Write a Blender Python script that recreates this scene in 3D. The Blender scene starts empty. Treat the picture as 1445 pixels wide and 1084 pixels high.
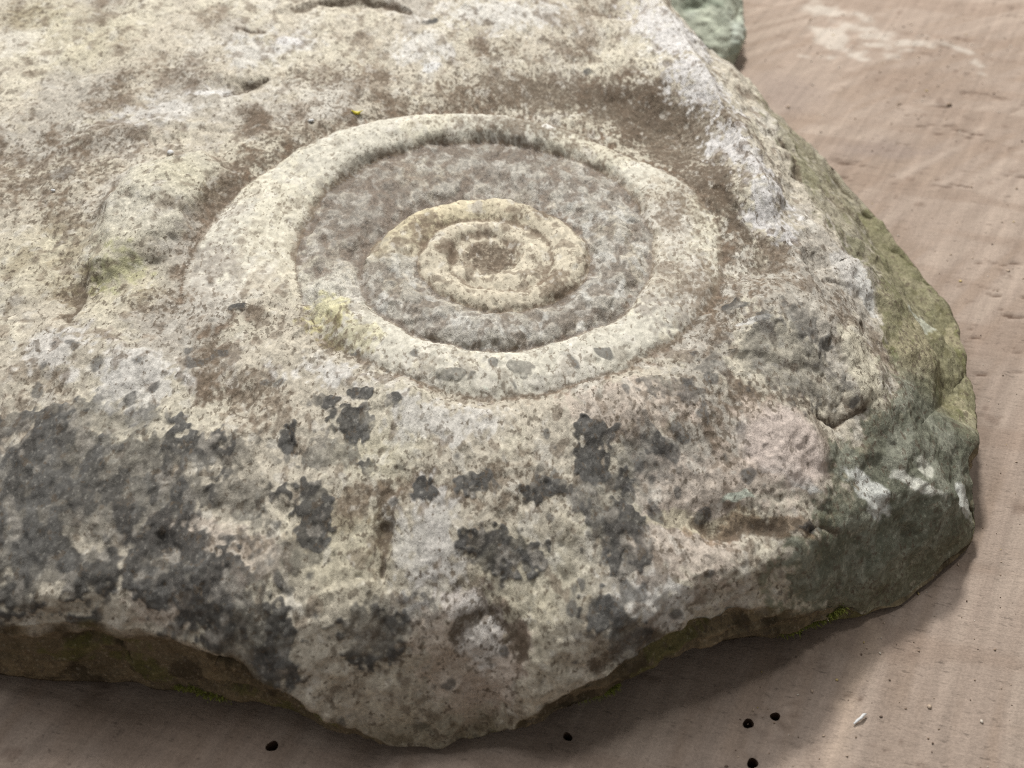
import bpy, math, random
import numpy as np

# ------------------------------------------------------------------ camera
scene = bpy.context.scene
FPX, CX, CY = 1417.0, 722.5, 542.0          # focal length and centre in photo pixels
PITCH = math.radians(43.0)
CAM_H = 161.0                               # mm above the board

cam_d = bpy.data.cameras.new('camera')
cam = bpy.data.objects.new('camera', cam_d)
scene.collection.objects.link(cam)
scene.camera = cam
cam.location = (0, 0, CAM_H / 1000)
cam.rotation_euler = (math.pi / 2 - PITCH, 0, 0)
cam_d.sensor_width = 36
cam_d.lens = 36 * FPX / 1445
cam_d.clip_start, cam_d.clip_end = 0.005, 20
cam_d.dof.use_dof = True
cam_d.dof.focus_distance = 0.200
cam_d.dof.aperture_fstop = 22

# ------------------------------------------------------------------ light (a shed: soft room light and lamps overhead)
world = bpy.data.worlds.new('World')
scene.world = world
world.use_nodes = True
bg = world.node_tree.nodes['Background']
bg.inputs[0].default_value = (1.0, 0.985, 0.965, 1)
bg.inputs[1].default_value = 0.185


def lamp(name, target, azimuth, elevation, dist, sx, sy, power, colour):
    """area lamp: azimuth in degrees clockwise from the view direction, seen from above"""
    a, e = math.radians(azimuth), math.radians(elevation)
    d = bpy.data.lights.new(name, 'AREA')
    d.shape, d.size, d.size_y = 'RECTANGLE', sx, sy
    d.energy, d.color = power, colour
    o = bpy.data.objects.new(name, d)
    scene.collection.objects.link(o)
    v = np.array([math.sin(a) * math.cos(e), math.cos(a) * math.cos(e), math.sin(e)])
    p = np.array(target) + v * dist
    o.location = p
    import mathutils
    o.rotation_euler = mathutils.Vector(-v).to_track_quat('-Z', 'Y').to_euler()
    return o


lamp('ceiling_lamp_key', (0, .17, .03), 3, 46, .95, .11, .065, 9.6, (1, .985, .95))
lamp('ceiling_lamp_second', (0, .17, .03), 46, 60, 1.6, .18, .16, 4.0, (1, .99, .97))
lamp('ceiling_lamp_soft', (0, .17, .03), -66, 56, 1.6, .72, .56, 10.0, (.97, .98, 1))

scene.view_settings.view_transform = 'Standard'
scene.view_settings.look = 'None'
scene.view_settings.exposure = 0.1
scene.cycles.use_denoising = False
scene.cycles.filter_width = 1.05
scene.view_settings.gamma = 1
scene.view_settings.use_curve_mapping = False

rng = np.random.default_rng(7)
random.seed(7)
C = scene.collection


# ------------------------------------------------------------------ maths helpers (all in mm)
def lin(r, g, b):
    v = np.array([r, g, b], dtype=np.float64) / 255
    return np.where(v <= .04045, v / 12.92, ((v + .055) / 1.055) ** 2.4).astype(np.float32)


def ray(px, py):
    X, Y = (px - CX) / FPX, -(py - CY) / FPX
    c, s = math.cos(PITCH), math.sin(PITCH)
    return np.array([X, c + Y * s, -s + Y * c])


def at(px, py, z):
    d = ray(px, py)
    t = (z - CAM_H) / d[2]
    return np.array([d[0] * t, d[1] * t])


def sstep(a, b, x):
    t = np.clip((x - a) / (b - a), 0, 1)
    return t * t * (3 - 2 * t)


def _volume(n, lo, hi, beta, seed):
    """tileable random volume with wavelengths between lo and hi voxels"""
    w = np.random.default_rng(seed).normal(size=(n, n, n)).astype(np.float32)
    k = np.fft.fftfreq(n).astype(np.float32)
    kz = np.fft.rfftfreq(n).astype(np.float32)
    kr = np.sqrt(k[:, None, None] ** 2 + k[None, :, None] ** 2 + kz[None, None, :] ** 2) + 1e-6
    band = kr ** (-beta) / (1 + (kr * lo) ** 12) / (1 + (1 / (kr * hi)) ** 12)
    v = np.fft.irfftn(np.fft.rfftn(w) * band, s=(n, n, n)).astype(np.float32)
    return (v / v.std()).ravel()


VN = 112
_band = _volume(VN, 4.5, 9.0, 0, 3)
_frac = _volume(VN, 2.6, 24.0, 2.1, 4)
_th = 0.61
_rot = np.array([[.8017, .5345, .2673], [-.5976, .7171, .3586], [0.0, -.4472, .8944]], np.float32)


def _sample(vol, p):
    p = p @ _rot.T
    i = np.floor(p).astype(np.int32)
    f = (p - i).astype(np.float32)
    i %= VN
    k = i + 1
    k[k == VN] = 0
    x0, x1, y0, y1, z0, z1 = i[:, 0] * (VN * VN), k[:, 0] * (VN * VN), i[:, 1] * VN, k[:, 1] * VN, i[:, 2], k[:, 2]
    fx, fy, fz = f[:, 0], f[:, 1], f[:, 2]
    a, b, c, d = x0 + y0, x0 + y1, x1 + y0, x1 + y1
    va = vol[a + z0]; va += (vol[a + z1] - va) * fz
    vb = vol[b + z0]; vb += (vol[b + z1] - vb) * fz
    va += (vb - va) * fy
    vc = vol[c + z0]; vc += (vol[c + z1] - vc) * fz
    vd = vol[d + z0]; vd += (vol[d + z1] - vd) * fz
    vc += (vd - vc) * fy
    va += (vc - va) * fx
    return va


def _pos(P, s, seed):
    return P.astype(np.float32) * np.float32(s) + np.array([seed * 13.7 + 3, seed * 7.9 + 11, seed * 5.3 + 29], np.float32)


def noise(P, size, seed=0):
    """noise with features of about `size` mm at points P (n,3), roughly -1..1"""
    return .40 * _sample(_band, _pos(P, 3.4 / size, seed))


def fbm(P, size, octaves=4, seed=0, gain=.5):
    """the same with finer and finer features on top"""
    return .34 * _sample(_frac, _pos(P, 9.0 / size, seed))


def sdf_poly(x, y, pts):
    """signed distance (negative inside) from points to a polygon"""
    pts = np.asarray(pts)
    d = np.full(x.shape, 1e9)
    inside = np.zeros(x.shape, bool)
    n = len(pts)
    for k in range(n):
        ax, ay = pts[k]
        bx, by = pts[(k + 1) % n]
        ex, ey = bx - ax, by - ay
        t = np.clip(((x - ax) * ex + (y - ay) * ey) / (ex * ex + ey * ey + 1e-9), 0, 1)
        d = np.minimum(d, (x - ax - t * ex) ** 2 + (y - ay - t * ey) ** 2)
        c = ((ay > y) != (by > y)) & (x < (bx - ax) * (y - ay) / (by - ay + 1e-12) + ax)
        inside ^= c
    d = np.sqrt(d)
    return np.where(inside, -d, d)


def tps_fit(xy, z, lam=.5):
    n = len(xy)
    r2 = ((xy[:, None] - xy[None]) ** 2).sum(-1)
    K = .5 * r2 * np.log(r2 + 1e-9) + lam * np.eye(n) * 50
    P = np.c_[np.ones(n), xy]
    A = np.zeros((n + 3, n + 3))
    A[:n, :n], A[:n, n:], A[n:, :n] = K, P, P.T
    return np.linalg.solve(A, np.r_[z, 0, 0, 0])


def tps_eval(sol, ctrl, x, y):
    out = np.empty(x.shape)
    for s in range(0, len(x), 100000):
        xs, ys = x[s:s + 100000], y[s:s + 100000]
        r2 = (xs[:, None] - ctrl[None, :, 0]) ** 2 + (ys[:, None] - ctrl[None, :, 1]) ** 2
        out[s:s + 100000] = (.5 * r2 * np.log(r2 + 1e-9)) @ sol[:-3] + sol[-3] + xs * sol[-2] + ys * sol[-1]
    return out


# ------------------------------------------------------------------ object helpers
def tag(o, label=None, cat=None, group=None, kind=None):
    for k, v in (('label', label), ('category', cat), ('group', group), ('kind', kind)):
        if v:
            o[k] = v
    return o


def empty(name, loc):
    o = bpy.data.objects.new(name, None)
    C.objects.link(o)
    o.location = loc
    o.empty_display_size = .02
    return o


def mesh_obj(name, co_mm, faces, mat, parent=None, col=None, normals=None, rest=None, den=.35):
    """co in mm (n,3); faces (m,4) or (m,3) int array; rest = point the object's origin sits on (mm)"""
    co = np.asarray(co_mm, dtype=np.float64) / 1000
    faces = np.asarray(faces, dtype=np.int32)
    k = faces.shape[1]
    me = bpy.data.meshes.new(name)
    me.vertices.add(len(co))
    me.loops.add(faces.size)
    me.polygons.add(len(faces))
    org = np.zeros(3) if rest is None else np.asarray(rest, float) / 1000
    me.vertices.foreach_set('co', (co - org).astype(np.float32).ravel())
    me.loops.foreach_set('vertex_index', faces.ravel())
    me.polygons.foreach_set('loop_start', np.arange(0, faces.size, k, dtype=np.int32))
    me.polygons.foreach_set('use_smooth', np.ones(len(faces), bool))
    me.update(calc_edges=True)
    if col is not None:
        a = me.color_attributes.new('Col', 'FLOAT_COLOR', 'POINT')
        a.data.foreach_set('color', np.c_[col, np.broadcast_to(den, len(col))].astype(np.float32).ravel())
    if normals is not None:
        me.normals_split_custom_set_from_vertices(normals.astype(np.float32))
    me.materials.append(mat)
    o = bpy.data.objects.new(name, me)
    C.objects.link(o)
    o.location = org
    if parent:
        o.parent = parent
        o.location = org - np.array(parent.location)
    return o


def vnormals(co, quads):
    n = np.zeros_like(co)
    a, b, c, d = (co[quads[:, i]] for i in range(4))
    fn = np.cross(c - a, d - b)
    for i in range(4):
        for k in range(3):
            n[:, k] += np.bincount(quads[:, i], fn[:, k], len(co))
    n /= np.linalg.norm(n, axis=1, keepdims=True) + 1e-12
    return n


# ------------------------------------------------------------------ materials
def stone_material(name, rough=.93, spec=.25, grain=.30, speck=.5, bump=.35, speck_col=(104, 88, 72), big=1.0, bright=(220, 214, 200)):
    m = bpy.data.materials.new(name)
    m.use_nodes = True
    nt = m.node_tree
    N, L = nt.nodes, nt.links
    bs = N['Principled BSDF']
    bs.inputs['Roughness'].default_value = rough
    bs.inputs['Specular IOR Level'].default_value = spec
    at_ = N.new('ShaderNodeAttribute')
    at_.attribute_name = 'Col'
    tc = N.new('ShaderNodeTexCoord')

    bed = N.new('ShaderNodeMapping')          # grains lie stretched along the bedding
    bed.inputs['Scale'].default_value = (1, .6, 1)
    L.new(tc.outputs['Object'], bed.inputs['Vector'])

    def ntex(scale, detail, rough_=.6, kind='ShaderNodeTexNoise'):
        t = N.new(kind)
        t.inputs['Scale'].default_value = scale
        if kind == 'ShaderNodeTexNoise':
            t.inputs['Detail'].default_value = detail
            t.inputs['Roughness'].default_value = rough_
        L.new(bed.outputs['Vector'], t.inputs['Vector'])
        return t

    def ramp(src, stops):
        r = N.new('ShaderNodeValToRGB')
        e = r.color_ramp.elements
        e[0].position, e[0].color = stops[0][0], (*[stops[0][1]] * 3, 1)
        e[1].position, e[1].color = stops[1][0], (*[stops[1][1]] * 3, 1)
        for p, v in stops[2:]:
            q = e.new(p)
            q.color = (v, v, v, 1)
        L.new(src, r.inputs['Fac'])
        return r

    def mix(kind, fac, a, b):
        x = N.new('ShaderNodeMix')
        x.data_type, x.blend_type = 'RGBA', kind
        for sock, v in ((x.inputs['Factor'], fac), (x.inputs['A'], a), (x.inputs['B'], b)):
            if hasattr(v, 'is_linked'):
                L.new(v, sock)
            elif isinstance(v, (int, float)):
                sock.default_value = v
            else:
                sock.default_value = (*v, 1)
        return x.outputs['Result']

    g1 = ntex(1700, 4, .7)       # grains of half a millimetre
    r1 = ramp(g1.outputs['Fac'], [(.25, 1 - grain * 1.3), (.75, 1 + grain)])
    c = mix('MULTIPLY', 1.0, at_.outputs['Color'], r1.outputs['Color'])
    g2 = ntex(1150, 2.5, .6)      # dirt and dark mineral specks, as thick as the surface says
    thr = N.new('ShaderNodeMath')
    thr.operation = 'MULTIPLY_ADD'
    L.new(at_.outputs['Alpha'], thr.inputs[0])
    thr.inputs[1].default_value, thr.inputs[2].default_value = -.30, .685
    th2 = N.new('ShaderNodeMath')
    th2.operation = 'ADD'
    L.new(thr.outputs[0], th2.inputs[0])
    th2.inputs[1].default_value = .07
    mr = N.new('ShaderNodeMapRange')
    mr.interpolation_type = 'SMOOTHSTEP'
    L.new(g2.outputs['Fac'], mr.inputs['Value'])
    L.new(thr.outputs[0], mr.inputs['From Min'])
    L.new(th2.outputs[0], mr.inputs['From Max'])
    mr.inputs['To Max'].default_value = speck
    c = mix('MIX', mr.outputs['Result'], c, tuple(lin(*speck_col)))
    g4 = ntex(560, 3, .6)        # fewer, larger stains
    r4 = ramp(g4.outputs['Fac'], [(.60, 0), (.65, speck * .8)])
    c = mix('MIX', r4.outputs['Color'], c, tuple(lin(*speck_col) * .9))
    g3 = ntex(1700, 3, .6)       # bright crystal grains
    r3 = ramp(g3.outputs['Fac'], [(.60, 0), (.72, .22)])
    c = mix('MIX', r3.outputs['Color'], c, tuple(lin(*bright)))
    L.new(c, bs.inputs['Base Color'])
    b0 = ntex(900, 8, .75)
    bp = N.new('ShaderNodeBump')
    bp.inputs['Strength'].default_value = bump
    bp.inputs['Distance'].default_value = .0008 * big
    L.new(b0.outputs['Fac'], bp.inputs['Height'])
    L.new(bp.outputs['Normal'], bs.inputs['Normal'])
    return m


M_stone = stone_material('weathered_limestone', grain=.32, speck=.76, bump=.65, speck_col=(100, 88, 74))
M_whorl = stone_material('pale_shell_cast', grain=.22, speck=.62, bump=.4, speck_col=(112, 98, 82))
M_calcite = stone_material('grey_calcite', rough=.55, spec=.5, grain=.34, speck=.5, bump=.6, big=1.4, speck_col=(112, 100, 86))

# ------------------------------------------------------------------ the stone: base heights (photo place, height in mm)
CTRL = [
    (690, 355, 35), (265, 400, 36), (1010, 400, 35), (690, 165, 36), (690, 545, 34.5), (480, 230, 36.2), (900, 220, 34.5),
    (450, 500, 35.5), (930, 490, 34.5),
    (925, 12, 41), (965, 60, 41), (1000, 120, 40.5), (1055, 220, 40), (1085, 290, 38.5), (1115, 350, 36.5), (1160, 440, 33.5), (1200, 500, 31),
    (950, 180, 34.5), (880, 130, 36),
    (1120, 190, 25), (1165, 260, 24), (1230, 350, 22), (1280, 450, 19), (1305, 550, 17.5), (1320, 620, 17),
    (1225, 690, 20), (1290, 685, 18), (1355, 705, 13), (1200, 600, 26), (1250, 600, 22),
    (1310, 760, 8), (1200, 780, 14), (1250, 815, 6),
    (1100, 620, 31), (1050, 700, 28), (950, 620, 32), (1000, 760, 25), (1120, 730, 24.5), (1080, 830, 20),
    (700, 620, 33), (700, 720, 30), (700, 820, 25), (650, 890, 20.5), (600, 965, 14), (850, 800, 26), (900, 860, 22), (800, 920, 20), (850, 700, 30),
    (500, 600, 34.5), (450, 700, 32), (450, 800, 28), (480, 900, 22), (350, 830, 27), (250, 600, 35), (200, 700, 32.5), (100, 800, 29), (200, 830, 27),
    (0, 650, 34), (0, 800, 29), (540, 970, 14),
    (100, 450, 36.5), (0, 300, 38), (200, 300, 37), (100, 100, 40), (300, 80, 40), (500, 60, 40), (700, 60, 40), (800, 20, 41.5), (0, 0, 42),
    (600, 120, 38), (300, 180, 38),
]
# rim of the stone seen from above: photo place and height
RIM = [
    (0, 880, 25), (130, 866, 25), (250, 882, 24), (330, 922, 22), (440, 985, 16), (500, 1016, 8), (590, 1044, 3), (680, 1018, 6),
    (760, 985, 14), (830, 950, 17), (960, 886, 20), (1050, 866, 18), (1180, 850, 8), (1250, 846, 2.5), (1310, 815, 1.5), (1352, 785, 1.5),
    (1385, 745, 2.5), (1376, 700, 6), (1372, 655, 10), (1380, 590, 9), (1357, 520, 8), (1336, 450, 8), (1292, 375, 9), (1250, 325, 9),
    (1200, 275, 10), (1150, 212, 11), (1092, 158, 14), (1058, 118, 20),
    (1028, 92, 28), (985, 48, 36), (938, -5, 37),
]
# under edge of the stone: photo place and height
BOT = [
    (0, 955, 2), (110, 960, 2), (215, 970, 2), (320, 985, 2), (420, 1000, 2), (490, 1022, 2), (590, 1048, 1.5), (690, 1025, 1.5),
    (775, 1000, 2), (860, 966, 2), (950, 924, 2), (1050, 906, 2), (1170, 874, 1), (1250, 850, .5), (1308, 818, .5), (1350, 788, .5),
    (1380, 750, 1),
]
BACK = [(55, 345, 34), (20, 395, 33), (-50, 425, 33), (-130, 420, 32), (-205, 380, 31), (-245, 300, 30), (-240, 210, 28), (-190, 140, 27), (-125, 108, 26)]

rim_xy = np.array([at(a, b, c) for a, b, c in RIM] + [(a, b) for a, b, c in BACK])
rim_z = np.array([c for a, b, c in RIM] + [c for a, b, c in BACK], float)
ctrl = np.array([at(a, b, c) for a, b, c in CTRL])
ctrl_z = np.array([c for a, b, c in CTRL], float)
extra = np.array([(-60, 380, 40), (-150, 350, 41), (-190, 260, 39), (-170, 190, 36), (20, 350, 41)], float)
TX = np.concatenate([ctrl, rim_xy, extra[:, :2]])
TZ = np.concatenate([ctrl_z, rim_z, extra[:, 2]])
# broken faces: the surface bends sharply along these lines (photo place and height of each crest, then far points outside)
FACES = [
    (1.05, [(905, -40, 41), (965, 55, 41), (1000, 118, 40.5), (1055, 218, 40), (1085, 290, 38.5), (1115, 350, 36.5), (1160, 440, 33.5), (1205, 510, 31), (1222, 590, 26),
           (1238, 660, 21.5), (1290, 682, 18), (1370, 702, 12)], [(200, 125), (200, 420), (60, 420)]),
    (.95, [(1375, 704, 11), (1290, 688, 18), (1232, 694, 20), (1180, 742, 18.5), (1120, 790, 19), (1050, 822, 21), (960, 850, 22), (880, 900, 20)], [(30, 20), (200, 20), (200, 125)]),
    (.7, [(880, 905, 20), (800, 905, 22), (720, 850, 23.5), (690, 842, 24), (640, 860, 23), (560, 920, 19), (480, 930, 20)], [(-60, 20), (30, 20)]),
]
face_polys = [(k, np.array([at(*p) for p in c] + [np.array(f, float) for f in far])) for k, c, far in FACES]


y_lo, y_hi = at(1240, 650, 20)[1], at(1200, 470, 30)[1]


def crease(x, y):
    out = np.zeros(len(x))
    for k, pl in face_polys:
        d = np.maximum(0, -sdf_poly(x, y, pl))
        d = np.where(d < .9, d * d / 1.8, d - .45)            # worn crest
        if k == 1.05:
            d = d * sstep(y_lo, y_hi, y)
        out += k * np.minimum(d, 40)
    return out


TS = tps_fit(TX, TZ + crease(TX[:, 0], TX[:, 1]), .6)


def hf(x, y):
    x, y = np.atleast_1d(np.asarray(x, float)), np.atleast_1d(np.asarray(y, float))
    return tps_eval(TS, TX, x, y) - crease(x, y)


def surf(px, py):
    """where the sight line through a photo place first meets the stone's top (mm, plan)"""
    d = ray(px, py)
    t = np.linspace((55 - CAM_H) / d[2], (1 - CAM_H) / d[2], 240)
    x, y, z = d[0] * t, d[1] * t, CAM_H + d[2] * t
    below = z < hf(x, y)
    k = int(np.argmax(below)) if below.any() else 120
    return np.array([x[k], y[k]])


CEN = at(690, 420, 35)


def polar(xy):
    d = np.atleast_2d(xy) - CEN
    return np.arctan2(d[:, 1], d[:, 0]), np.hypot(d[:, 0], d[:, 1])


def closed_interp(th, r, q):
    o = np.argsort(th)
    th, r = th[o], r[o]
    th = np.r_[th - 2 * np.pi, th, th + 2 * np.pi]
    r = np.r_[r, r, r]
    return np.interp(q, th, r)


rim_t, rim_r = polar(rim_xy)
bot_xy = np.array([at(a, b, c) for a, b, c in BOT])
bt, br = polar(bot_xy)
# elsewhere the stone goes down nearly straight with a slight undercut
NT, NR, NS = 2100, 420, 36
q = np.linspace(-np.pi, np.pi, 4000, endpoint=False)
# more angles where the photo looks: weight by visibility
wgt = np.where((q > 1.75) & (q < 2.75), .8, 1.0)
cdf = np.cumsum(wgt)
th = np.interp((np.arange(NT) + .5) / NT * cdf[-1], cdf, q)
R = closed_interp(rim_t, rim_r, th)


def csmooth(a, n):
    k = np.hanning(n)
    k /= k.sum()
    return np.convolve(np.r_[a[-n:], a, a[:n]], k, 'same')[n:-n]


R = csmooth(R, 25)
seam = np.c_[np.cos(th) * 40, np.sin(th) * 40, np.zeros(NT)]
R = R + 1.3 * fbm(seam, 14, 4, 5) + .42 * noise(seam, 1.8, 9)
fr_t = np.r_[bt, rim_t[17:]]
fr_d = np.r_[closed_interp(rim_t, rim_r, bt) - br, np.full(len(rim_t) - 17, 3.0)]
fr_z = np.r_[np.array([c for a, b, c in BOT]), np.full(len(rim_t) - 17, 1.0)]
UND = np.clip(csmooth(closed_interp(fr_t, fr_d, th), 25), -2.0, 30)
ZB = closed_interp(fr_t, fr_z, th)

pw_ = np.clip(np.log(58 / R) / np.log(.5), .9, 1.55)                 # most rings where the fossil lies
g = np.linspace(0, 1, NR)[:, None] ** csmooth(pw_, 101)[None]
gx = CEN[0] + g * (np.cos(th) * R)[None]
gy = CEN[1] + g * (np.sin(th) * R)[None]
x, y = gx.ravel(), gy.ravel()
z = hf(x, y)

# ------------------------------------------------------------------ the ammonite spiral (photo places of the seam between whorls)
SP = [(300, 545), (275, 500), (262, 440), (266, 385), (290, 330), (335, 280), (400, 232), (475, 195), (560, 172), (690, 162), (800, 180), (885, 212),
      (950, 245), (1000, 295), (1020, 350), (1012, 410), (975, 455), (930, 487), (870, 520), (800, 543), (720, 553), (620, 543), (545, 521), (490, 497),
      (448, 460), (424, 415), (417, 370), (430, 318), (470, 263), (540, 220), (640, 198), (720, 195), (800, 212), (868, 245), (908, 300), (921, 350),
      (906, 400), (862, 445), (790, 475), (720, 489), (640, 484), (570, 460), (525, 428), (507, 393), (520, 350), (552, 317), (596, 291), (640, 278),
      (700, 274), (770, 290), (815, 320), (834, 360), (816, 400), (770, 425), (700, 436), (640, 424), (602, 396), (592, 360), (612, 334), (650, 311),
      (700, 305), (750, 320), (775, 350), (770, 385), (730, 407), (685, 408), (645, 388), (638, 355), (660, 330), (695, 325), (725, 345), (715, 372), (690, 372)]
AC = at(692, 356, 35)
sp = np.array([at(a, b, 35) for a, b in SP]) - AC
s_phi = np.unwrap(-np.arctan2(sp[:, 1], sp[:, 0]))
s_r = np.hypot(sp[:, 0], sp[:, 1])
PHI0 = s_phi[0]
fine = np.linspace(PHI0, s_phi[-1], 900)
fr_ = np.interp(fine, s_phi, s_r)
kk = np.hanning(13)
fr_ = np.convolve(np.r_[np.full(12, fr_[0]), fr_, np.full(12, fr_[-1])], kk / kk.sum(), 'same')[12:-12]


def spiral(x, y, wob=0):
    """whorl coordinate: sigma (turns from the mouth, inwards) and u (0 outer seam .. 1 inner seam), outside distance"""
    dx, dy = x - AC[0], y - AC[1]
    r = np.hypot(dx, dy) + wob
    ph = PHI0 + np.mod(-np.arctan2(dy, dx) - PHI0, 2 * np.pi)
    rs = [np.interp(ph + 2 * np.pi * j, fine, fr_, right=0.0) for j in range(5)]
    sig = np.full(x.shape, -1.0)
    u = np.zeros(x.shape)
    wid = np.ones(x.shape)
    for j in range(4):
        m = (r <= rs[j]) & (r > rs[j + 1])
        if j == 3:
            m = (r <= rs[j])
        sig = np.where(m, j + (ph - PHI0) / (2 * np.pi), sig)
        w = np.maximum(rs[j] - rs[j + 1], .5)
        u = np.where(m, (rs[j] - r) / w, u)
        wid = np.where(m, w, wid)
    return sig, u, wid, r - rs[0], ph, r


def blur(a, mm, step):
    n = int(mm / step * 3) * 2 + 1
    t = np.arange(n) - n // 2
    k = np.exp(-.5 * (t * step / mm) ** 2)
    k /= k.sum()
    pad = np.pad(a, n // 2, mode='edge')
    pad = np.apply_along_axis(lambda v: np.convolve(v, k, 'valid'), 0, pad)
    return np.apply_along_axis(lambda v: np.convolve(v, k, 'valid'), 1, pad)


P0 = np.c_[x, y, z * 0].astype(np.float32)
GS = .3
gxs, gys = np.arange(AC[0] - 80, AC[0] + 80, GS), np.arange(AC[1] - 75, AC[1] + 75, GS)
AX, AY = np.meshgrid(gxs, gys, indexing='ij')
ax1, ay1 = AX.ravel(), AY.ravel()
PA = np.c_[ax1, ay1, ax1 * 0].astype(np.float32)
sg, uu_, wd, do_, ph_, ra_ = spiral(ax1, ay1, .6 * noise(PA, 8, 3))
ins = sg >= 0
fade = sstep(.02, .16, sg)
prof = np.clip(1 - np.abs(2 * uu_ - 1) ** 2.2, 0, 1)
level = np.interp(sg, [0, .3, .42, .6, .75, .9, 1.0, 1.1, 1.3, 1.9, 2.12, 2.3, 3.0, 3.2, 3.6], [.3, .6, .3, -.1, -.1, -.2, -.4, -.9, -1.35, -.8, -.8, -.3, -.4, -.5, -.7])
amp = np.interp(sg, [0, .3, .42, .5, .64, .75, .95, 1.05, 1.9, 2.1, 2.4, 3.0, 3.6], [1.4, 1.9, 1.3, .7, .7, 1.5, 1.4, 1.6, 2.0, 1.6, 1.7, 1.4, .9])
dzg = np.where(ins, fade * (level + amp * (prof - .5)), 0)
fo = np.where(ph_ - PHI0 < .6, (ph_ - PHI0) / .6, 1)
fo = np.where((ph_ - PHI0 > 4.1), .8, np.where(ph_ - PHI0 > 2.9, .5, fo))
# outside: a soil groove round the fossil, then the rock swelling up towards the mouth side
dzg -= np.where(ins, 0, 1.6 * np.exp(-np.maximum(do_, 0) / 1.8) * fo)
dzg += np.where(ins, 0, .8 * sstep(1.5, 5, do_) * sstep(22, 8, do_) * (ph_ - PHI0 > 4.0))
swg = np.where((sg > .05) & (sg < .95), .5, np.where(sg >= .95, .55, 1.0))
swg = blur(swg.reshape(AX.shape), 2.0, GS)
cag = blur(((sg > 1.0) & (sg < 2.12)).astype(float).reshape(AX.shape), .9, GS)
dzg = blur(dzg.reshape(AX.shape), 1.1, GS)
dzg -= 1.1 * blur(((ins & (np.minimum(uu_, 1 - uu_) * wd < .5) & (sg > .1)) * np.interp(sg, [2.5, 3.0], [1, .45])).reshape(AX.shape), .7, GS)
co_ = np.hypot(AX - AC[0], (AY - AC[1]) / 1.1)
dzg -= .35 * sstep(7.5, 2, co_)
fi, fj = (x - gxs[0]) / GS, (y - gys[0]) / GS
gin = (fi > 1) & (fj > 1) & (fi < len(gxs) - 3) & (fj < len(gys) - 3)
i0, j0 = np.floor(fi[gin]).astype(int), np.floor(fj[gin]).astype(int)
a_, b_ = fi[gin] - i0, fj[gin] - j0


def lift(grid, base):
    out = np.full(x.shape, base, float)
    out[gin] = grid[i0, j0] * (1 - a_) * (1 - b_) + grid[i0 + 1, j0] * a_ * (1 - b_) + grid[i0, j0 + 1] * (1 - a_) * b_ + grid[i0 + 1, j0 + 1] * a_ * b_
    return out


dz, smooth_w, calc_w = lift(dzg, 0), lift(swg, 1), lift(cag, 0)
z = z + dz
wobble = .6 * noise(P0, 8, 3) + .3 * noise(P0, 3.5, 4)
sig, u, wid, dout, ph, rad = spiral(x, y, wobble)
core = np.hypot((x - AC[0]) / 6.2, (y - AC[1]) / 7.0)
edge_mm = np.minimum(u, 1 - u) * wid

# ------------------------------------------------------------------ lumps, ledges and hollows (photo place, half sizes mm, turn, height mm)
LUMPS = [
    (225, 290, 9, 12, 0, 2.4),
    (950, 185, 10, 16, 20, -3.2), (880, 150, 12, 9, 0, -1.4), (1035, 170, 4.5, 18, 15, 2.2), (1080, 260, 4.5, 10, 0, 1.8),
    (1090, 460, 9, 10, 0, 3.2), (1170, 585, 6, 6, 0, -2.8), (1110, 610, 8, 7, 0, 1.2), (1020, 740, 6, 3.5, 0, -1.6), (1140, 690, 9, 3, 0, 1.0),
    (690, 860, 3.2, 4, 0, -1.8), (720, 905, 3, 5, 0, -1.4), (655, 900, 4.5, 4, 0, 1.4), (545, 790, 2.4, 12, 0, -1.2), (600, 780, 7, 8, 0, .9),
    (330, 720, 7, 3, 0, -.9), (235, 770, 3, 5, 0, -1.0), (410, 640, 3, 5, 0, -.9), (300, 790, 9, 5, -20, 1.0), (120, 500, 9, 6, 0, 1.4), (200, 520, 6, 6, 0, 1.2),
    (330, 570, 5, 5, 0, -1.0), (340, 620, 6, 4, 0, .7), (110, 410, 7, 9, 0, -1.4), (60, 220, 12, 10, 0, -1.5), (350, 175, 5, 7, 0, -1.0), (340, 120, 9, 3, 0, -1.3),
    (420, 250, 6, 5, 0, -.6), (160, 190, 16, 4, 25, 1.2), (500, 5, 16, 3, 0, -1.5), (860, 10, 8, 7, 0, -1.6), (780, 90, 12, 7, 0, .8),
    (620, 70, 9, 9, 0, .9), (930, 900, 6, 3, -20, 1.2), (480, 840, 8, 8, 0, .8), (1180, 720, 8, 4, 0, -.8), (1300, 520, 5, 9, 0, .8), (1240, 420, 3, 9, 0, .9),
]
for px, py, a, b, rot, h in LUMPS:
    cx, cy = surf(px, py)
    m = (np.abs(x - cx) < 4 * max(a, b)) & (np.abs(y - cy) < 4 * max(a, b))
    c_, s_ = math.cos(math.radians(rot)), math.sin(math.radians(rot))
    ex, ey = x[m] - cx, y[m] - cy
    e2 = ((ex * c_ + ey * s_) / a) ** 2 + ((-ex * s_ + ey * c_) / b) ** 2
    z[m] += h * np.exp(-e2 * 1.1)

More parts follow.
